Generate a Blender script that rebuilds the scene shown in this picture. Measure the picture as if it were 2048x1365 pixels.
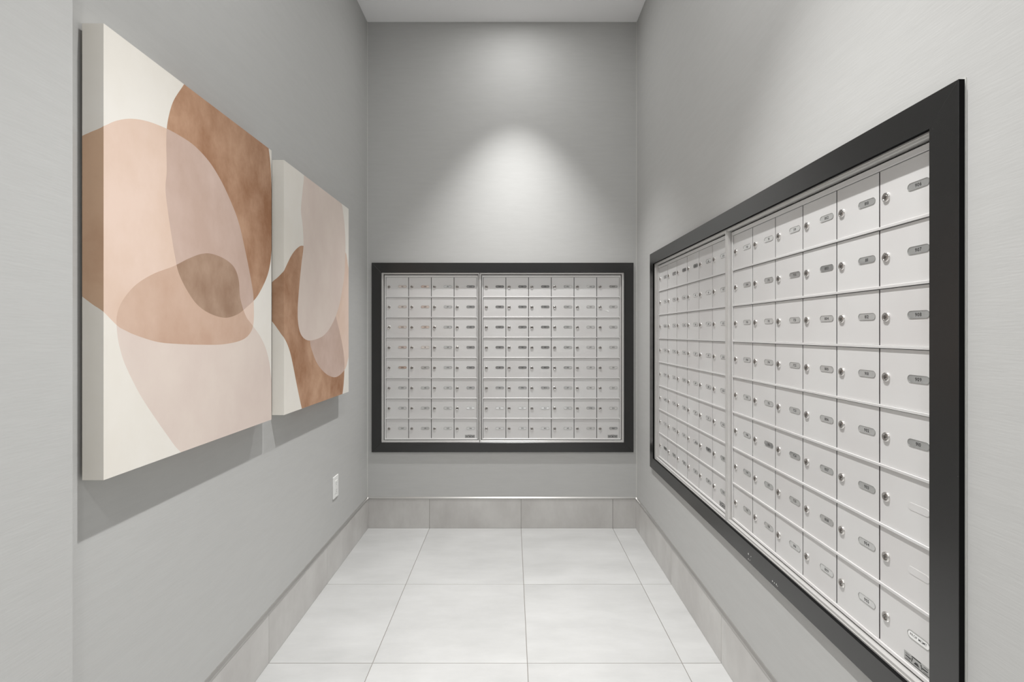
import bpy, bmesh, math, random
from mathutils import Vector, Matrix, geometry

random.seed(7)
scene = bpy.context.scene
for o in list(bpy.data.objects):
    bpy.data.objects.remove(o)
C = scene.collection
PI = math.pi

# ------------------------------------------------------------------ camera
F = 1005.0                       # focal length in pixels of the 2048 x 1365 frame
H = 1.28                         # eye height
VX, VY = 1024.0, 666.0           # vanishing point
cam_d = bpy.data.cameras.new('camera')
cam_d.sensor_width = 36.0
cam_d.sensor_fit = 'HORIZONTAL'
cam_d.lens = F / 2048 * 36.0
cam_d.shift_y = -(682.5 - VY) / 2048
cam_d.clip_start = 0.02
cam = bpy.data.objects.new('camera', cam_d)
cam.location = (0, 0, H)
cam.rotation_euler = (PI / 2, 0, 0)
C.objects.link(cam)
scene.camera = cam

# ------------------------------------------------------------------ exposure
vs = scene.view_settings
vs.view_transform = 'Standard'
vs.look = 'None'
vs.exposure = 0.45
vs.gamma = 1.0
vs.use_curve_mapping = False

# ------------------------------------------------------------------ world (light of the open lobby behind the camera)
w = bpy.data.worlds.new('world')
scene.world = w
w.use_nodes = True
bg = w.node_tree.nodes['Background']
bg.inputs[0].default_value = (1.0, 1.0, 1.0, 1)
bg.inputs[1].default_value = 1.35

# ------------------------------------------------------------------ dimensions (metres; +Y runs away from the camera)
ZB = 3.295                       # back wall
XL = -0.949                      # left wall
XR = 0.818                       # right wall
CEIL = 3.319
YF = -1.0                        # where the alcove walls end behind the camera
XN = -0.899                      # near, thicker piece of the left wall
YN = 1.030

# ------------------------------------------------------------------ recessed ceiling downlights; the third, behind the camera, is added for fill
def spot(x, y, watts, angle, blend, radius=0.022, z=CEIL - 0.004):
    d = bpy.data.lights.new('downlight_lamp', 'SPOT')
    d.energy = watts
    d.spot_size = math.radians(angle)
    d.spot_blend = blend
    d.shadow_soft_size = radius
    d.color = (1.0, 0.995, 0.985)
    o = bpy.data.objects.new('downlight_lamp', d)
    o.location = (x, y, z)
    C.objects.link(o)
def disc(x, y, watts, radius=0.045, z=CEIL - 0.006):
    d = bpy.data.lights.new('downlight_lens', 'AREA')
    d.shape = 'DISK'
    d.size = radius * 2
    d.energy = watts
    d.color = (1.0, 0.995, 0.985)
    o = bpy.data.objects.new('downlight_lens', d)
    o.location = (x, y, z)
    C.objects.link(o)
for lx, ly, k, kd, ang, bl in ((0.02, 2.845, 0.74, 3.0, 71, 0.95), (0.04, 1.15, 1.05, 9.0, 80, 1.0), (0.04, -0.55, 0.36, 11.0, 78, 1.0)):
    spot(lx, ly, 270 * k, ang, bl)
    disc(lx, ly, kd)

# ------------------------------------------------------------------ materials
def new_mat(name):
    m = bpy.data.materials.new(name)
    m.use_nodes = True
    nt = m.node_tree
    return m, nt, nt.nodes['Principled BSDF']

def srgb(r, g, b, k=0.90):
    f = lambda c: (c / 255 / 12.92) if c / 255 <= 0.04045 else ((c / 255 + 0.055) / 1.055) ** 2.4
    return (k * f(r), k * f(g), k * f(b), 1)

def simple(name, col, rough=0.5, metal=0.0, spec=0.5):
    m, nt, p = new_mat(name)
    p.inputs['Base Color'].default_value = col
    p.inputs['Roughness'].default_value = rough
    p.inputs['Metallic'].default_value = metal
    p.inputs['Specular IOR Level'].default_value = spec
    return m

def node(nt, kind, **kw):
    n = nt.nodes.new(kind)
    for k, v in kw.items():
        setattr(n, k, v)
    return n

def noise_mix(nt, p, c1, c2, scale, stretch=(1, 1, 1), detail=4, lo=0.3, hi=0.7, rough=0.55, coord='Position', per_object=False):
    if coord == 'Position':
        g = node(nt, 'ShaderNodeNewGeometry')
        src = g.outputs['Position']
    else:
        g = node(nt, 'ShaderNodeTexCoord')
        src = g.outputs['Object']
    mp = node(nt, 'ShaderNodeMapping')
    mp.inputs['Scale'].default_value = stretch
    nt.links.new(src, mp.inputs['Vector'])
    if per_object:
        oi = node(nt, 'ShaderNodeObjectInfo')
        ml = node(nt, 'ShaderNodeMath', operation='MULTIPLY')
        ml.inputs[1].default_value = 37.0
        nt.links.new(oi.outputs['Random'], ml.inputs[0])
        nt.links.new(ml.outputs[0], mp.inputs['Location'])
    nz = node(nt, 'ShaderNodeTexNoise')
    nz.inputs['Scale'].default_value = scale
    nz.inputs['Detail'].default_value = detail
    nz.inputs['Roughness'].default_value = rough
    nt.links.new(mp.outputs[0], nz.inputs['Vector'])
    r = node(nt, 'ShaderNodeValToRGB')
    r.color_ramp.elements[0].position = lo
    r.color_ramp.elements[0].color = c1
    r.color_ramp.elements[1].position = hi
    r.color_ramp.elements[1].color = c2
    nt.links.new(nz.outputs[0], r.inputs[0])
    nt.links.new(r.outputs[0], p.inputs['Base Color'])
    return nz, mp

def bump(nt, p, height_out, strength, dist):
    b = node(nt, 'ShaderNodeBump')
    b.inputs['Strength'].default_value = strength
    b.inputs['Distance'].default_value = dist
    nt.links.new(height_out, b.inputs['Height'])
    nt.links.new(b.outputs[0], p.inputs['Normal'])

def wallcovering():
    m, nt, p = new_mat('grey_wallcovering')
    g = 0.49
    nz, mp = noise_mix(nt, p, (g * .985, g * .985, g * .965, 1), (g * 1.015, g * 1.015, g * .995, 1), 9, (1, 1, 7), 5, .35, .65)
    n2 = node(nt, 'ShaderNodeTexNoise')
    n2.inputs['Scale'].default_value = 26
    n2.inputs['Detail'].default_value = 6
    m2 = node(nt, 'ShaderNodeMapping')
    m2.inputs['Scale'].default_value = (1, 1, 10)
    ge = node(nt, 'ShaderNodeNewGeometry')
    nt.links.new(ge.outputs['Position'], m2.inputs['Vector'])
    nt.links.new(m2.outputs[0], n2.inputs['Vector'])
    bump(nt, p, n2.outputs[0], 0.2, 0.001)
    p.inputs['Roughness'].default_value = 0.6
    p.inputs['Specular IOR Level'].default_value = 0.25
    return m
M_WALL = wallcovering()

def tile_mat():
    m, nt, p = new_mat('grey_porcelain')
    nz, mp = noise_mix(nt, p, (0.41, 0.41, 0.403, 1), (0.50, 0.50, 0.493, 1), 2.6, (1, 2.4, 1.4), 8, .3, .72, .62, per_object=True)
    bump(nt, p, nz.outputs[0], 0.12, 0.001)
    p.inputs['Roughness'].default_value = 0.38
    p.inputs['Specular IOR Level'].default_value = 0.45
    return m
M_TILE = tile_mat()
def skirt_mat():
    m, nt, p = new_mat('taupe_porcelain')
    noise_mix(nt, p, (0.45, 0.435, 0.42, 1), (0.60, 0.59, 0.57, 1), 3.2, (1.6, 1.2, 0.9), 8, .3, .72, .62, per_object=True)
    p.inputs['Roughness'].default_value = 0.34
    return m
M_SKIRT = skirt_mat()
M_GROUT = simple('grout', (0.22, 0.205, 0.19, 1), 0.9)
M_CEIL = simple('white_ceiling_paint', (0.94, 0.94, 0.945, 1), 0.8, spec=0.2)
M_ALU = simple('brushed_aluminium', (0.70, 0.69, 0.675, 1), 0.34, 0.55)
M_TRIM = simple('satin_metal_edge', (0.50, 0.49, 0.475, 1), 0.3, 0.8)
M_SLOT = simple('recess_shade', (0.02, 0.019, 0.017, 1), 0.8)  # near black: shade inside narrow gaps put into the colour
M_CHROME = simple('chrome', (0.74, 0.72, 0.70, 1), 0.14, 1.0)
M_LOCKFACE = simple('dark_mirrored_lock_face', (0.36, 0.34, 0.325, 1), 0.22, 1.0)  # metal darkened: the dark lobby it mirrors is put into the colour
M_KEYHOLE = simple('keyway', (0.01, 0.01, 0.01, 1), 0.6)
M_INK = simple('printed_ink', (0.03, 0.03, 0.03, 1), 0.6)
M_WHITE = simple('white_plastic', (0.80, 0.80, 0.785, 1), 0.35)
M_PAPER = simple('white_paper', (0.85, 0.85, 0.84, 1), 0.6)
M_CAULK = simple('caulk_bead', (0.62, 0.62, 0.59, 1), 0.6)

def door_mat():
    m, nt, p = new_mat('silver_powder_coat')
    noise_mix(nt, p, (0.675, 0.662, 0.655, 1), (0.715, 0.710, 0.703, 1), 3.0, (1, 1, 1), 2, .35, .65, per_object=True)
    p.inputs['Roughness'].default_value = 0.42
    p.inputs['Metallic'].default_value = 0.25
    return m
M_DOOR = door_mat()

def black_mat():
    m, nt, p = new_mat('black_satin_laminate')
    nz, mp = noise_mix(nt, p, (0.006, 0.0057, 0.0055, 1), (0.10, 0.097, 0.094, 1), 330, (1, 1, 1), 3, .69, .84)
    p.inputs['Roughness'].default_value = 0.27
    p.inputs['Specular IOR Level'].default_value = 0.9
    return m
M_BLACK = black_mat()
M_BLACK_EDGE = simple('raw_black_edge', (0.006, 0.006, 0.006, 1), 0.9, 0, 0.1)

def plate_mat():
    m, nt, p = new_mat('number_window')
    p.inputs['Base Color'].default_value = (0.72, 0.72, 0.71, 1)
    p.inputs['Roughness'].default_value = 0.1
    p.inputs['Metallic'].default_value = 0.75
    p.inputs['Specular IOR Level'].default_value = 0.8
    return m
M_PLATE = plate_mat()
M_PLATE_RIM = simple('plate_rim', (0.30, 0.30, 0.29, 1), 0.4, 0.4)
M_STICKER = simple('silver_foil_label', (0.42, 0.42, 0.41, 1), 0.35, 0.4)

def paint(name, c1, c2, scale=4.0, lo=.35, hi=.65):
    m, nt, p = new_mat(name)
    nz, mp = noise_mix(nt, p, srgb(*c1), srgb(*c2), scale, (1, 1.3, 1), 5, lo, hi, .6)
    p.inputs['Roughness'].default_value = 0.75
    p.inputs['Specular IOR Level'].default_value = 0.2
    return m

# ------------------------------------------------------------------ helpers
def new_obj(name, bm, mats, parent=None, loc=(0, 0, 0), rotz=0.0, smooth=False):
    me = bpy.data.meshes.new(name)
    bm.normal_update()
    bm.to_mesh(me)
    bm.free()
    if not isinstance(mats, (list, tuple)):
        mats = [mats]
    for m in mats:
        me.materials.append(m)
    if smooth:
        me.shade_smooth()
    o = bpy.data.objects.new(name, me)
    C.objects.link(o)
    o.parent = parent
    o.location = loc
    o.rotation_euler = (0, 0, rotz)
    return o

def thing(name, label, cat, loc, rotz=0.0, group=None):
    o = bpy.data.objects.new(name, None)
    o.empty_display_size = 0.1
    C.objects.link(o)
    o.location = loc
    o.rotation_euler = (0, 0, rotz)
    o['label'] = label
    o['category'] = cat
    if group:
        o['group'] = group
    return o

def structure(o):
    o['kind'] = 'structure'
    return o

def box(bm, x0, x1, y0, y1, z0, z1, mat=0, bevel=0.0, seg=1):
    v = [bm.verts.new((x, y, z)) for x in (x0, x1) for y in (y0, y1) for z in (z0, z1)]
    fs = []
    for idx in ((0, 1, 3, 2), (4, 6, 7, 5), (0, 4, 5, 1), (2, 3, 7, 6), (0, 2, 6, 4), (1, 5, 7, 3)):
        f = bm.faces.new([v[i] for i in idx])
        f.material_index = mat
        fs.append(f)
    if bevel > 0:
        es = list({e for f in fs for e in f.edges})
        r = bmesh.ops.bevel(bm, geom=es, offset=bevel, segments=seg, affect='EDGES', profile=0.5)
        for f in r['faces']:
            f.material_index = mat
    return fs

def box_obj(name, b, m, parent=None, loc=(0, 0, 0), rotz=0.0, bevel=0.0, seg=1):
    bm = bmesh.new()
    box(bm, *b, bevel=bevel, seg=seg)
    return new_obj(name, bm, m, parent, loc, rotz)

def ring(bm, x0, x1, z0, z1, l, r, b, t, y0, y1, mat=0, bevel=0.0):
    """picture-frame of four butted bars with outer rectangle x0..x1, z0..z1 and bar widths l, r, b, t"""
    box(bm, x0, x1, y0, y1, z1 - t, z1, mat, bevel)
    box(bm, x0, x1, y0, y1, z0, z0 + b, mat, bevel)
    box(bm, x0, x0 + l, y0, y1, z0 + b, z1 - t, mat, bevel)
    box(bm, x1 - r, x1, y0, y1, z0 + b, z1 - t, mat, bevel)

def share(name, me, parent, loc):
    o = bpy.data.objects.new(name, me)
    C.objects.link(o)
    o.parent = parent
    o.location = loc
    return o

# glyph outlines of the built-in font, gathered once as plain meshes
_gl = {}
def glyph(ch):
    if ch not in _gl:
        cu = bpy.data.curves.new('glyph', 'FONT')
        cu.body = ch
        cu.size = 1.0
        cu.resolution_u = 3
        cu.offset = 0.022 if ch.isdigit() else 0.006
        o = bpy.data.objects.new('glyph', cu)
        C.objects.link(o)
        dg = bpy.context.evaluated_depsgraph_get()
        me = bpy.data.meshes.new_from_object(o.evaluated_get(dg))
        vs_ = [(v.co.x, v.co.y) for v in me.vertices]
        ps = [tuple(p.vertices) for p in me.polygons]
        bpy.data.objects.remove(o)
        bpy.data.curves.remove(cu)
        bpy.data.meshes.remove(me)
        xs = [v[0] for v in vs_] or [0]
        _gl[ch] = (vs_, ps, min(xs), max(xs))
    return _gl[ch]

def write(bm, text, cx, cz, height, y, mat, gap=0.16):
    """flat lettering in the local XZ plane facing -Y, centred on cx, cz"""
    s = height / 0.70
    adv = []
    wtot = 0.0
    for ch in text:
        if ch == ' ':
            adv.append((None, 0.35)); wtot += 0.35
        else:
            g = glyph(ch)
            adv.append((g, g[3] - g[2] + gap * 0.6)); wtot += adv[-1][1]
    x = cx - wtot * s / 2
    for g, a in adv:
        if g:
            vv = [bm.verts.new((x + (vx - g[2]) * s, y, cz - height / 2 + vy * s)) for vx, vy in g[0]]
            for p in g[1]:
                try:
                    f = bm.faces.new([vv[i] for i in p])
                    f.material_index = mat
                except ValueError:
                    pass
        x += a * s

# ------------------------------------------------------------------ mailbox layout constants (local frames: x along the wall, y into it, z up)
D_TOP, D_BOT = 1.652, 0.584
PV = (D_TOP - D_BOT) / 8
DY = 0.016                       # door face, behind the wall plane
RAIL_Y = 0.0122
FR_OUT_B, FR_OUT_T = 0.499, 1.738
FR_IN_B, FR_IN_T = 0.560, 1.6745
P_BACK, P_RIGHT = 0.1497, 0.1503
# back wall unit, in world x
BX0, BX1 = -0.856, 0.734
BL0 = -0.831; BL1 = BL0 + 4 * P_BACK
BR0 = -0.190; BR1 = BR0 + 6 * P_BACK
# right wall unit, as distance from the camera (world y)
RY1, RY0 = 2.875, 0.9705
RL1 = 2.8427; RL0 = RL1 - 6 * P_RIGHT
RR1 = 1.892; RR0 = RR1 - 6 * P_RIGHT

# ------------------------------------------------------------------ room shell
def wall_with_hole(name, axis, plane, a0, a1, h0, h1, hz0, hz1, thick, out):
    """slab whose room face lies at `plane`; a0..a1 along the wall, hole h0..h1 x hz0..hz1"""
    bm = bmesh.new()
    p0, p1 = (plane, plane + out * thick) if out > 0 else (plane - thick, plane)
    def b(u0, u1, z0, z1, q0=p0, q1=p1):
        if axis == 'x':
            box(bm, u0, u1, q0, q1, z0, z1)
        else:
            box(bm, q0, q1, u0, u1, z0, z1)
    b(a0, h0, 0, CEIL); b(h1, a1, 0, CEIL)
    b(h0, h1, 0, hz0); b(h0, h1, hz1, CEIL)
    if out > 0:
        b(h0, h1, hz0, hz1, plane + 0.08, p1)
    return structure(new_obj(name, bm, M_WALL))

wall_with_hole('wall_back', 'x', ZB, XL - .15, XR + .15, BX0, BX1, FR_IN_B, FR_IN_T, 0.15, 1)
wall_with_hole('wall_right', 'y', XR, YF, ZB, RY0, RY1, FR_IN_B, FR_IN_T, 0.15, 1)
structure(box_obj('wall_left', (XL - .15, XL, YN - 0.1, ZB, 0, CEIL), M_WALL))
structure(box_obj('wall_near_left', (XL - .15, XN, YF, YN, 0, CEIL), M_WALL, bevel=0.002))
structure(box_obj('ceiling', (XL - .15, XR + .15, YF, ZB + .15, CEIL, CEIL + .1), M_CEIL))
# soft caulk beads in the two far corners
structure(box_obj('trim_1', (XL, XL + .003, ZB - .003, ZB, .2, CEIL), M_CAULK))
structure(box_obj('trim_2', (XR - .003, XR, ZB - .003, ZB, .2, CEIL), M_CAULK))

# unseen lobby beyond the camera: floor paled for bounce, wall added for dark reflections
structure(box_obj('lobby_floor', (-3.2, 3.2, -4.6, YF - 0.6, -0.06, -0.0005), simple('pale_lobby_bounce', (0.8, 0.8, 0.79, 1), 0.4)))
structure(box_obj('wall_lobby', (-3.2, 3.2, -4.7, -4.6, 0, 4.0), simple('grey_lobby_paint', (0.12, 0.12, 0.118, 1), 0.7)))
structure(box_obj('reflection_panel', (-0.95, 1.15, -4.6, -4.55, 0, 2.5), simple('dark_reflection_panel', (0.025, 0.023, 0.022, 1), 0.5)))  # unseen dark panel, added so plates and locks mirror something dark

# floor: grout bed with one tile per object
floor = structure(box_obj('floor', (XL - .15, XR + .15, YF - 0.6, ZB + .15, -0.06, -0.0012), M_GROUT))
G = 0.0028
xs = [XL, -0.540, 0.0595, 0.659, XR]
ys = [ZB, 2.557, 1.946, 1.335, 0.724, 0.113, -0.498, YF - 0.6]
for j in range(len(ys) - 1):
    for i in range(len(xs) - 1):
        x0, x1, y1, y0 = xs[i], xs[i + 1], ys[j], ys[j + 1]
        h = 0.0 + random.uniform(-.0002, .0002)
        g0 = 0 if i == 0 else G / 2
        g1 = 0 if i == len(xs) - 2 else G / 2
        gy = 0 if j == 0 else G / 2
        bm = bmesh.new()
        box(bm, x0 + g0, x1 - g1, y0 + G / 2, y1 - gy, -0.010, h, bevel=0.0006)
        cx, cy = (x0 + x1) / 2, (y0 + y1) / 2
        bmesh.ops.translate(bm, verts=bm.verts, vec=(-cx, -cy, 0))
        new_obj('tile', bm, M_TILE, floor, (cx, cy, 0))

# tiled skirting with a metal edge; local frame x along the wall, y into it
SK_T = 0.008
def skirting(name, loc, rotz, length, joints, x_start=0.0):
    root = structure(box_obj(name, (x_start, length, -0.0065, 0, 0, 0.190), M_GROUT, None, loc, rotz))
    cuts = [x_start] + list(joints) + [length]
    for a, b in zip(cuts[:-1], cuts[1:]):
        bm = bmesh.new()
        box(bm, a + .001, b - .001, -SK_T, -0.001, 0.0008, 0.191, bevel=0.0005)
        c = (a + b) / 2
        bmesh.ops.translate(bm, verts=bm.verts, vec=(-c, 0, 0))
        new_obj('tile', bm, M_SKIRT, root, (c, 0, 0))
    bm = bmesh.new()                      # quarter-round metal edge strip along the top
    prof = [(0.0, 0.1905), (-0.0078, 0.1905), (-0.0102, 0.1925), (-0.0102, 0.1975)]
    for k in range(1, 6):
        t = k / 5 * PI / 2
        prof.append((-0.0102 + 0.0065 * math.sin(t) * 0.9, 0.1975 + 0.007 * (math.sin(t))))
    prof.append((0.0, 0.2045))
    ra = [bm.verts.new((x_start, y, z)) for y, z in prof]
    rb = [bm.verts.new((length, y, z)) for y, z in prof]
    n = len(prof)
    for k in range(n):
        bm.faces.new((ra[k], ra[(k + 1) % n], rb[(k + 1) % n], rb[k]))
    bm.faces.new(ra[::-1]); bm.faces.new(rb)
    new_obj('metal_edge', bm, M_TRIM, root)
    return root
# back (x follows world x)
skirting('baseboard_back', (XL, ZB, 0), 0, XR - XL, [-0.540 - XL, 0.0595 - XL, 0.659 - XL])
# right: local x -> -world y
skirting('baseboard_right', (XR, ZB, 0), -PI / 2, ZB - YF, [0.10, ZB - 2.557, ZB - 1.946, ZB - 1.335, ZB - .724, ZB - .113, ZB + .498], SK_T)
# left: local x -> world y
skirting('baseboard_left', (XL, YN, 0), PI / 2, ZB - YN - SK_T, [1.335 - YN, 1.946 - YN, 2.557 - YN, 3.16 - YN])
skirting('baseboard_near_left', (XN, YF, 0), PI / 2, YN - YF, [.40, 1.01, 1.62])

# ------------------------------------------------------------------ shared mailbox meshes
def door_mesh(pitch):
    bm = bmesh.new()
    hw = pitch / 2 - 0.0019
    box(bm, -hw, hw, 0, 0.0014, 0.0004, PV - 0.0074, bevel=0.0004)
    me = bpy.data.meshes.new('mailbox_door')
    bm.to_mesh(me); bm.free()
    me.materials.append(M_DOOR)
    return me

def lock_mesh():
    """cam lock: bevelled collar, recessed face, raised plug with a key slot; axis along -y"""
    bm = bmesh.new()
    prof = [(0.0108, 0.0), (0.0108, -0.0014), (0.0099, -0.0036), (0.0080, -0.0040), (0.0072, -0.0036), (0.0064, -0.0017),
            (0.0056, -0.0017), (0.0050, -0.0032), (0.0030, -0.0036), (0.0, -0.0036)]
    n = 20
    prev = None
    for r, y in prof:
        if r == 0:
            c = bm.verts.new((0, y, 0))
            for k in range(n):
                bm.faces.new((prev[k], prev[(k + 1) % n], c))
        else:
            cur = [bm.verts.new((r * math.cos(2 * PI * k / n), y, r * math.sin(2 * PI * k / n))) for k in range(n)]
            if prev:
                for k in range(n):
                    bm.faces.new((prev[k], prev[(k + 1) % n], cur[(k + 1) % n], cur[k]))
            prev = cur
    bmesh.ops.recalc_face_normals(bm, faces=bm.faces)
    for f in bm.faces:
        f.smooth = True
        c = f.calc_center_median()
        if math.hypot(c.x, c.z) < 0.0082 and not (0.0056 < math.hypot(c.x, c.z) < 0.0066):
            f.material_index = 2
    b = box(bm, -0.0007, 0.0007, -0.0040, -0.0034, -0.0030, 0.0016, 1)
    me = bpy.data.meshes.new('lock')
    bm.to_mesh(me); bm.free()
    me.materials.append(M_CHROME); me.materials.append(M_KEYHOLE); me.materials.append(M_LOCKFACE)
    return me

def pill(w_, h_, n=8):
    r = h_ / 2
    pts = []
    for k in range(n + 1):
        a = -PI / 2 + PI * k / n
        pts.append((w_ / 2 - r + r * math.cos(a), r * math.sin(a)))
    for k in range(n + 1):
        a = PI / 2 + PI * k / n
        pts.append((-w_ / 2 + r + r * math.cos(a), r * math.sin(a)))
    return pts

PLW, PLH = 0.0565, 0.0165
def plate_mesh(text):
    bm = bmesh.new()
    o = pill(PLW, PLH); i_ = pill(PLW - 0.0014, PLH - 0.0014)
    a = [bm.verts.new((x, 0, z)) for x, z in o]
    hr, hf = (0.0009, 0.0003) if text else (0.0003, 0.0006)
    b = [bm.verts.new((x, -hr, z)) for x, z in o]
    c = [bm.verts.new((x, -hr, z)) for x, z in i_]
    d = [bm.verts.new((x, -hf, z)) for x, z in i_]
    n = len(o)
    for k in range(n):
        k2 = (k + 1) % n
        for p, q in ((a, b), (b, c), (c, d)):
            f = bm.faces.new((p[k], p[k2], q[k2], q[k]))
            f.material_index = 0
    f = bm.faces.new(d)
    f.material_index = 1
    bmesh.ops.recalc_face_normals(bm, faces=bm.faces)
    if f.normal.y > 0:
        bmesh.ops.reverse_faces(bm, faces=bm.faces)
    if text:
        hgt = 0.0070 if len(text) < 5 else 0.0052
        write(bm, text, 0, 0, hgt, -0.0004, 2)
    me = bpy.data.meshes.new('number_plate')
    bm.to_mesh(me); bm.free()
    if text:
        for m in (M_PLATE_RIM, M_PLATE if len(text) < 5 else M_PAPER, M_INK):
            me.materials.append(m)
    else:
        for m in (M_DOOR, M_DOOR):
            me.materials.append(m)
    return me

def maker_sticker_mesh():
    bm = bmesh.new()
    W, Hh = 0.066, 0.019
    box(bm, -W / 2, W / 2, -0.0004, 0, -Hh / 2, Hh / 2, 0)
    y = -0.0006
    def q(pts, m=1):
        f = bm.faces.new([bm.verts.new((x, y, z)) for x, z in pts])
        f.material_index = m
    # lines of fine print, wing bars and the roundel with a dark peak
    q([(-.031, -.0085), (.031, -.0085), (.031, -.0070), (-.031, -.0070)])
    q([(-.014, .0065), (.012, .0065), (.010, .0088), (-.012, .0088)])
    q([(-.030, -.0005), (-.016, -.0022), (-.014, .0008), (-.028, .0014)])
    q([(.014, -.0018), (.027, -.0008), (.029, .0016), (.014, .0012)])
    q([(-.0075, -.0042), (.0075, -.0042), (.003, .0012), (-.003, .0012)])
    q([(-.014, -.004), (-.0122, -.004), (-.0098, .0045), (-.012, .0055)])
    q([(.0122, -.004), (.014, -.004), (.012, .0055), (.0098, .0045)])
    q([(-.029, .0045), (-.018, .0045), (-.018, .0055), (-.029, .0055)])
    q([(.018, .0045), (.029, .0045), (.029, .0055), (.018, .0055)])
    q([(-.028, -.0052), (-.017, -.0052), (-.017, -.0044), (-.028, -.0044)])
    q([(.017, -.0052), (.028, -.0052), (.028, -.0044), (.017, -.0044)])
    bm.normal_update()
    me = bpy.data.meshes.new('maker_sticker')
    bm.to_mesh(me); bm.free()
    me.materials.append(M_STICKER); me.materials.append(M_INK)
    return me

ME_LOCK = lock_mesh()
ME_STICK = maker_sticker_mesh()
ME_DOOR = {P_BACK: door_mesh(P_BACK), P_RIGHT: door_mesh(P_RIGHT)}
ME_BLANK = plate_mesh('')

# suite numbers run down each column, floors of 25 suites, 810..812 then 901 on
units = []
for fl in range(1, 8):
    units += [str(fl * 100 + k) for k in range(1, 26)]
units += [str(800 + k) for k in range(1, 13)] + [str(900 + k) for k in range(1, 11)] + ['', '', 'PROP MGMT']
units = units[-(48 * 3 + 32):]

def mailbox_bank(label, loc, rotz, cols, pitch, numbers, l_out, r_out, b_out, t_out, group):
    """origin: lower left corner of the door field on the wall plane"""
    t = thing('mailbox_bank', label, 'mailboxes', loc, rotz, group)
    W = cols * pitch
    Hh = D_TOP - D_BOT
    # carcass behind the doors, blackened to paint the shade in their gaps
    box_obj('carcass', (-0.011, W + 0.011, DY + 0.0020, 0.062, -0.011, Hh + 0.011), M_SLOT, t)
    # aluminium casing set in the wall opening, stepped front edge
    bm = bmesh.new()
    ring(bm, -l_out, W + r_out, -b_out, Hh + t_out, l_out - 0.012, r_out - 0.012, b_out - 0.012, t_out - 0.012, 0.0, 0.07, 0, 0.0007)
    new_obj('casing', bm, M_ALU, t)
    bm = bmesh.new()
    ring(bm, -l_out, W + r_out, -b_out, Hh + t_out, 0.0045 if l_out > .022 else .002, 0.0045 if r_out > .022 else .002, 0.0045, 0.0045, -0.0025, 0.0, 0, 0.0004)
    new_obj('casing_lip', bm, M_ALU, t)
    # frame strip that carries the doors
    bm = bmesh.new()
    ring(bm, -0.0085, W + 0.0085, -0.0085, Hh + 0.0075, .0085, .0085, .0085, .0138, RAIL_Y, 0.03, 0, 0.0009)
    new_obj('door_frame', bm, M_DOOR, t)
    bm = bmesh.new()
    box(bm, 0, W, RAIL_Y, 0.024, -0.0060, 0.0, bevel=0.0005)
    me_r = bpy.data.meshes.new('shelf_rail')
    bm.to_mesh(me_r); bm.free()
    me_r.materials.append(M_DOOR)
    for r in range(1, 8):
        share('shelf_rail', me_r, t, (0, 0, r * PV))
    for c in range(cols):
        for r in range(8):
            num = numbers[c * 8 + r]
            zb = (7 - r) * PV
            d = share('mailbox_door', ME_DOOR[pitch], t, ((c + .5) * pitch, DY, zb))
            lk = share('lock', ME_LOCK, d, (-pitch / 2 + 0.0215, 0, PV * 0.475))
            lk.rotation_euler = (0, random.choice((0, 0, 0, .05, -.06)), 0)
            me = plate_mesh(num) if num else ME_BLANK
            p = share('number_plate', me, d, (pitch / 2 - 0.0405, 0, PV * 0.495))
            if num == 'PROP MGMT':
                p['label'] = 'white number plate lettered PROP MGMT'
            if c == cols - 1 and r == 7:
                share('maker_sticker', ME_STICK, d, (pitch / 2 - 0.045, 0, 0.0135))
    return t

LO = BL0 - BX0
gap_b = BR0 - BL1 - 0.002
gap_r = RL0 - RR1 - 0.002
G_BANK = 'aluminium mailbox banks set into the walls'
bank_bl = mailbox_bank('narrow silver mailbox bank, four doors wide, left half of the back wall set',
             (BL0, ZB, D_BOT), 0, 4, P_BACK, units[0:32], LO, gap_b / 2, D_BOT - FR_IN_B, FR_IN_T - D_TOP, G_BANK)
bank_br = mailbox_bank('wide silver mailbox bank, six doors wide, right half of the back wall set',
             (BR0, ZB, D_BOT), 0, 6, P_BACK, units[32:80], gap_b / 2, BX1 - BR1, D_BOT - FR_IN_B, FR_IN_T - D_TOP, G_BANK)
bank_rl = mailbox_bank('silver mailbox bank on the right wall, far half beside the back corner',
             (XR, RL1, D_BOT), -PI / 2, 6, P_RIGHT, units[80:128], RY1 - RL1, gap_r / 2, D_BOT - FR_IN_B, FR_IN_T - D_TOP, G_BANK)
bank_rr = mailbox_bank('silver mailbox bank on the right wall, near half with the 800 and 900 numbers',
             (XR, RR1, D_BOT), -PI / 2, 6, P_RIGHT, units[128:176], gap_r / 2, RR0 - RY0, D_BOT - FR_IN_B, FR_IN_T - D_TOP, G_BANK)

# torn scrap of white tape on a door of the back wall set (sixth column, second row)
for ch in bank_br.children:
    if ch.name.startswith('mailbox_door') and abs(ch.location.x - 5.5 * P_BACK) < .01 and abs(ch.location.z - 6 * PV) < .01:
        bm = bmesh.new()
        pts = [(-.017, .004), (-.008, .0055), (.004, .004), (.012, .0005), (.016, -.006), (.006, -.005), (-.002, -.001), (-.008, .0015)]
        a = [bm.verts.new((x, 0, z)) for x, z in pts]
        b = [bm.verts.new((x, -0.0004 - .001 * (k % 2), z)) for k, (x, z) in enumerate(pts)]
        for k in range(len(pts)):
            bm.faces.new((a[k], a[(k + 1) % len(pts)], b[(k + 1) % len(pts)], b[k]))
        bm.faces.new(b)
        s = new_obj('tape_scrap', bm, M_PAPER, ch, (-.008, 0, .0385))
        s['label'] = 'torn white scrap of tape'

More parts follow.
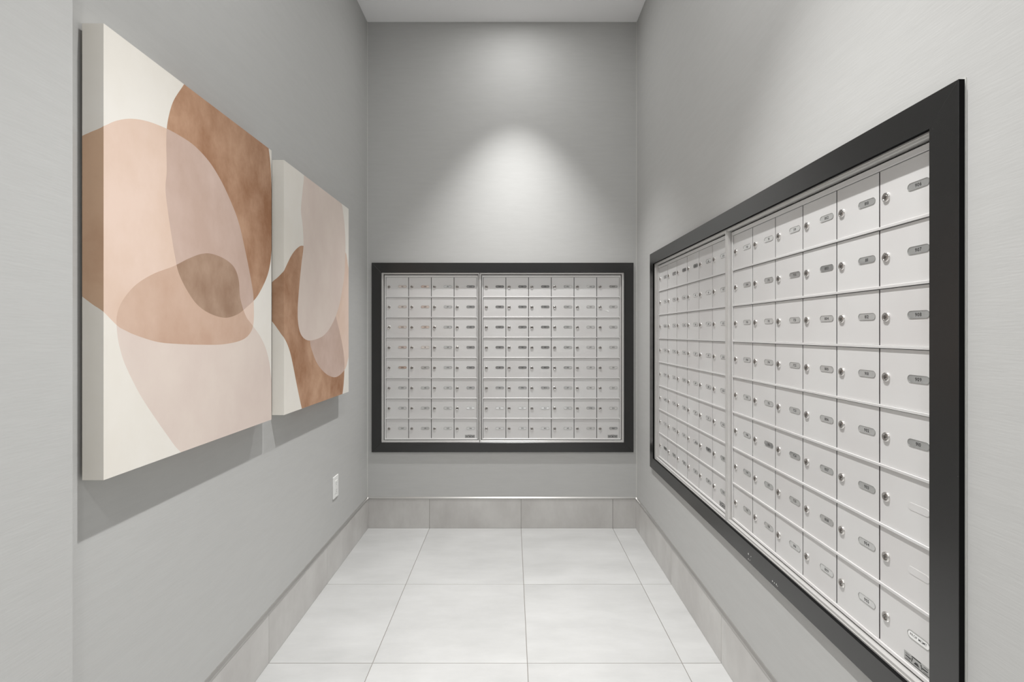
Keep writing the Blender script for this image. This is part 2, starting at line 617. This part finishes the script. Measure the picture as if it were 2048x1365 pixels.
# black laminate surround: four mitred boards with a narrow lip
def surround(label, loc, rotz, x0, x1, ix0, ix1, group):
    t = thing('mailbox_surround', label, 'frame', loc, rotz, group)
    y0, y1 = -0.0125, 0.0
    O = [(x0, FR_OUT_B), (x1, FR_OUT_B), (x1, FR_OUT_T), (x0, FR_OUT_T)]
    I = [(ix0, FR_IN_B), (ix1, FR_IN_B), (ix1, FR_IN_T), (ix0, FR_IN_T)]
    for k in range(4):
        k2 = (k + 1) % 4
        q = [O[k], O[k2], I[k2], I[k]]
        bm = bmesh.new()
        f_ = [bm.verts.new((x, y0, z - FR_OUT_B)) for x, z in q]
        b_ = [bm.verts.new((x, y1, z - FR_OUT_B)) for x, z in q]
        bm.faces.new(f_); bm.faces.new(b_[::-1])
        for j in range(4):
            bm.faces.new((f_[j], b_[j], b_[(j + 1) % 4], f_[(j + 1) % 4]))
        bmesh.ops.recalc_face_normals(bm, faces=bm.faces)
        bmesh.ops.bevel(bm, geom=list(bm.edges), offset=0.0004, segments=1, affect='EDGES')
        bm.normal_update()
        for f in bm.faces:
            f.material_index = 0 if f.normal.y < -0.5 else 1
        new_obj('frame_board', bm, [M_BLACK, M_BLACK_EDGE], t)
    bm = bmesh.new()              # thin bead of pale caulk where the boards meet the wall
    e = 0.0022
    ring(bm, x0 - e, x1 + e, -e, FR_OUT_T - FR_OUT_B + e, e, e, e, e, -0.0018, 0.0)
    new_obj('caulk_bead', bm, M_CAULK, t)
    return t
sb = surround('black satin frame around the mailboxes on the back wall', (0, ZB, FR_OUT_B), 0, -0.917, 0.794, BX0, BX1, None)
sr = surround('long black satin frame around the mailboxes on the right wall', (XR, ZB, FR_OUT_B), -PI / 2,
              ZB - 2.938, ZB - 0.906, ZB - RY1, ZB - RY0, None)

# paint chips on the lower board of the right frame
bm = bmesh.new()
def chip(u, z, s, n=6):
    pts = [(u + s * random.uniform(.5, 1) * math.cos(2 * PI * k / n) * .8, z + s * random.uniform(.5, 1) * math.sin(2 * PI * k / n)) for k in range(n)]
    a = [bm.verts.new((x, -0.0126, z_)) for x, z_ in pts]
    b = [bm.verts.new((x, -0.0129, z_)) for x, z_ in pts]
    for k in range(n):
        bm.faces.new((a[k], a[(k + 1) % n], b[(k + 1) % n], b[k]))
    bm.faces.new(b)
def px_on_right(px, py, plane=XR - 0.0125):
    y = F * plane / (px - VX)
    return ZB - y, H + (VY - py) * y / F - FR_OUT_B
for px, py, s in ((1497, 1109, .0045), (1502, 1114, .0022), (1497, 1119, .003), (1500, 1121, .002), (1545, 1163, .0036), (1549, 1167, .003),
                  (1553, 1170, .004), (1555, 1173, .002)):
    u, z = px_on_right(px, py)
    chip(u, z, s)
pc = new_obj('paint_chips', bm, M_CAULK, sr)
pc['label'] = 'small pale chips in the black finish'

# ------------------------------------------------------------------ canvases on the left wall
CXF = -0.894                     # front plane of the canvases
TH = 0.047
def catmull(pts, closed=True, n=7):
    out = []
    m = len(pts)
    for i in range(m):
        p0, p1, p2, p3 = pts[(i - 1) % m], pts[i], pts[(i + 1) % m], pts[(i + 2) % m]
        d = math.dist(p1, p2)
        if d > 0.22:              # long closing edges outside the canvas stay straight
            out.append(p1); continue
        for k in range(n):
            t = k / n
            out.append(tuple(0.5 * (2 * p1[a] + (-p0[a] + p2[a]) * t + (2 * p0[a] - 5 * p1[a] + 4 * p2[a] - p3[a]) * t * t
                                    + (-p0[a] + 3 * p1[a] - 3 * p2[a] + p3[a]) * t ** 3) for a in (0, 1)))
    return out

def inside(p, poly):
    x, y = p
    c = False
    j = len(poly) - 1
    for i in range(len(poly)):
        xi, yi = poly[i]; xj, yj = poly[j]
        if (yi > y) != (yj > y) and x < (xj - xi) * (y - yi) / (yj - yi) + xi:
            c = not c
        j = i
    return c

def artwork(label, ynear, yfar, z0, z1, shapes, colour_of, mats, group):
    """stretched canvas: front face and wrapped edges cut into flat colour areas"""
    L = yfar - ynear
    Hh = z1 - z0
    t = thing('canvas_painting', label, 'painting', (XL, ynear, z0), PI / 2, group)
    # local frame: x along the wall (towards the back wall), y into the wall, z up; front at y = -(front offset)
    yf = -(CXF - XL)
    yb = yf + TH
    def conv(pts):
        return [(F * abs(CXF) / (VX - px) - ynear, H + (VY - py) * (F * abs(CXF) / (VX - px)) / F - z0) for px, py in pts]
    polys = []
    for kind, front_px, extra in shapes:
        pts = conv(front_px)
        pts = pts + extra
        polys.append(catmull(pts))
    verts, edges = [], []
    def add_loop(pts):
        s = len(verts)
        verts.extend([Vector(p) for p in pts])
        edges.extend([(s + i, s + (i + 1) % len(pts)) for i in range(len(pts))])
    U0, U1, V0, V1 = -TH, L + TH, -TH, Hh + TH
    add_loop([(U0, V0), (U1, V0), (U1, V1), (U0, V1)])
    for u in (0.0, L):
        s = len(verts); verts.extend([Vector((u, V0)), Vector((u, V1))]); edges.append((s, s + 1))
    for v in (0.0, Hh):
        s = len(verts); verts.extend([Vector((U0, v)), Vector((U1, v))]); edges.append((s, s + 1))
    for p in polys:
        add_loop(p)
    vo, eo, fo, _, _, _ = geometry.delaunay_2d_cdt(verts, edges, [], 0, 1e-6)
    bm = bmesh.new()
    cache = {}
    def fold(u, v):
        y = yf
        if u < -1e-5: y = yf - u; u = 0
        elif u > L + 1e-5: y = yf + (u - L); u = L
        if v < -1e-5: y = yf - v; v = 0
        elif v > Hh + 1e-5: y = yf + (v - Hh); v = Hh
        return (u, y, v)
    for f in fo:
        cu = sum(vo[i].x for i in f) / 3; cv = sum(vo[i].y for i in f) / 3
        if not (U0 < cu < U1 and V0 < cv < V1):
            continue
        ou = cu < 0 or cu > L; ov = cv < 0 or cv > Hh
        if ou and ov:
            continue
        mem = ''.join(s[0] for s, p in zip(shapes, polys) if inside((cu, cv), p))
        vs_ = []
        for i in f:
            key = i
            if key not in cache:
                cache[key] = bm.verts.new(fold(vo[i].x, vo[i].y))
            vs_.append(cache[key])
        try:
            nf = bm.faces.new(vs_)
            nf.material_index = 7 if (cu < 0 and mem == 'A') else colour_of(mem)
        except ValueError:
            pass
    bmesh.ops.recalc_face_normals(bm, faces=bm.faces)
    fr = [f for f in bm.faces if abs(f.calc_center_median().y - yf) < 1e-5]
    if fr and fr[0].normal.y > 0:
        bmesh.ops.reverse_faces(bm, faces=bm.faces)
    new_obj('painted_canvas', bm, mats, t)
    bm = bmesh.new()              # stretcher bars behind the cloth
    ring(bm, .003, L - .003, .003, Hh - .003, .04, .04, .04, .04, yf + .02, yb - 0.002, 0)
    box(bm, L / 2 - .06, L / 2 + .06, yb - 0.004, -0.001, Hh - .045, Hh - .015)
    new_obj('stretcher', bm, simple('pine_stretcher', (0.42, 0.30, 0.19, 1), .7), t)
    return t

ART_W = paint('canvas_white', (236, 231, 222), (241, 237, 230), 3)
ART_PEACH = paint('canvas_peach', (226, 199, 180), (235, 211, 196), 4.0)
ART_BROWN = paint('canvas_terracotta', (158, 114, 84), (204, 166, 138), 6.0, .30, .70)
ART_MAUVE = paint('canvas_dusty_mauve', (201, 175, 161), (214, 190, 178), 5.0)
ART_BLUSH = paint('canvas_pale_blush', (224, 208, 199), (230, 216, 206), 4.0)
ART_TAN = paint('canvas_tan', (203, 170, 149), (216, 187, 168), 5.0)
ART_UMBER = paint('canvas_umber', (160, 130, 109), (182, 154, 133), 8.0)
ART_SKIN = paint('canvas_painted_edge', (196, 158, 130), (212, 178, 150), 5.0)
mats1 = [ART_W, ART_PEACH, ART_BROWN, ART_MAUVE, ART_BLUSH, ART_TAN, ART_UMBER, ART_SKIN]

A_px = [(206, 252.6), (231.5, 242), (260.8, 237.6), (293.8, 242.4), (330, 256), (359.7, 271.7), (389, 291.8), (418, 323), (440, 357.7),
        (458.5, 396), (476.9, 443.8), (491.5, 506), (504.6, 574.7), (507.2, 601), (507.2, 645), (500, 667), (482.7, 681), (447.5, 689),
        (403.6, 690), (358, 688.5), (315.7, 684.5), (271.8, 671), (250, 661), (234.5, 651.6), (204, 621)]
A_extra = [(-0.024, 0.385), (-0.056, 0.41), (-0.075, 0.43), (-0.11, 0.58), (-0.075, 0.72), (-0.052, 0.750), (-0.03, 0.762)]
B_px = [(378, 150), (367.8, 169), (348.7, 198.4), (339.5, 224), (334, 253), (332.5, 286), (333.5, 341), (331, 378), (336, 425), (345, 484),
        (350, 513), (357, 545), (372.9, 579), (394.8, 610), (421, 628), (450, 636), (474, 629.6), (491.5, 616.4), (513.5, 594.5),
        (531, 561.5), (539, 535), (543, 500), (543.6, 430), (542, 345), (537.5, 299), (533, 270), (500, 215), (440, 165)]
C_px = [(359.7, 903), (333, 869), (293.8, 812), (271.8, 774.6), (249.8, 728.5), (238.9, 693), (234, 662), (234, 630), (245.4, 601),
        (271.8, 570), (307, 548), (346.5, 533), (377, 517.6), (403.6, 508), (425.6, 508.5), (452, 519.8), (469.5, 537), (477.5, 561.5),
        (480.5, 596.7), (491.5, 632), (507, 653.8), (522, 676), (533, 702), (540, 735), (545, 790), (545, 850), (520, 880), (460, 900), (395, 925)]
def col1(m):
    return {'': 0, 'A': 1, 'B': 2, 'AB': 3, 'C': 4, 'AC': 5, 'BC': 6, 'ABC': 6}[m]
G_ART = 'abstract canvases on the left wall'
artwork('near abstract canvas with a big peach circle overlapping terracotta and dusty pink shapes', 1.100, 1.868, 0.957, 1.958,
        [('A', A_px, A_extra), ('B', B_px, []), ('C', C_px, [])], col1, mats1, G_ART)

D_px = [(612, 340), (607, 365), (604.4, 389.7), (602, 421), (605.5, 453), (607, 492.5), (603, 526.8), (598.5, 574), (595.5, 616.5),
        (596.5, 648), (601.8, 669), (612, 679.8), (625.5, 680.8), (646.6, 671.9), (663, 651), (677, 616.5), (685.5, 574), (690, 532),
        (690.5, 474), (687, 432), (682, 405), (668, 385), (640, 360)]
E_px = [(566.4, 545.3), (583, 511), (596.5, 495), (607, 492), (625, 500), (645, 530), (660, 580), (671, 629.7), (678, 658.7), (684.6, 690),
        (688.8, 722), (688, 759), (685, 788), (680, 812), (655, 826), (628, 836), (607, 832), (603, 815), (596.5, 785), (583, 716.7), (575, 690), (567.5, 674.5)]
E_extra = [(-0.022, 0.334), (-0.047, 0.368), (-0.07, 0.39), (-0.085, 0.44), (-0.07, 0.49), (-0.047, 0.521), (-0.025, 0.540)]
F_px = [(690, 505), (696, 530), (700, 560), (703, 640), (699, 700), (695.4, 722), (690.5, 738), (679, 751), (667.7, 755), (651.9, 748),
        (636, 730), (625.5, 706), (620.5, 680), (632, 640), (655, 590), (675, 540)]
def col2(m):
    if 'D' in m: return 4
    return {'': 0, 'E': 2, 'F': 1, 'EF': 3}[m]
artwork('far abstract canvas with a long pale drop over a terracotta shape, above the outlet', 1.970, 2.750, 0.957, 1.958,
        [('D', D_px, []), ('E', E_px, E_extra), ('F', F_px, [])], col2, mats1, G_ART)

# ------------------------------------------------------------------ receptacle low on the left wall
t = thing('wall_outlet', 'white electrical outlet low on the left wall under the far canvas', 'outlet', (XL, 2.694, 0.397), PI / 2)
bm = bmesh.new()
ow, oh = 0.0385, 0.116
box(bm, -ow, ow, -0.0060, 0.0, 0, oh, 0, 0.0022, 3)
new_obj('cover_plate', bm, M_WHITE, t)
bm = bmesh.new()
box(bm, -0.0170, 0.0170, -0.0082, -0.0050, oh / 2 - 0.034, oh / 2 + 0.034, 0, 0.0008, 2)
rc = new_obj('receptacle', bm, M_WHITE, t)
bm = bmesh.new()
for dz in (-0.019, 0.019):
    box(bm, -0.0075, -0.0060, -0.0084, -0.0080, oh / 2 + dz - .002, oh / 2 + dz + .006)
    box(bm, 0.0055, 0.0070, -0.0084, -0.0080, oh / 2 + dz - .001, oh / 2 + dz + .006)
    box(bm, -0.0018, 0.0018, -0.0084, -0.0080, oh / 2 + dz - .009, oh / 2 + dz - .0055)
new_obj('slots', bm, M_SLOT, rc)
for dz in (-0.0475, 0.0475):
    bm = bmesh.new()
    bmesh.ops.create_cone(bm, cap_ends=True, segments=12, radius1=0.0032, radius2=0.0026, depth=0.0014)
    bmesh.ops.rotate(bm, verts=bm.verts, cent=(0, 0, 0), matrix=Matrix.Rotation(PI / 2, 3, 'X'))
    new_obj('screw', bm, M_WHITE, t, (0, -0.0064, oh / 2 + dz))
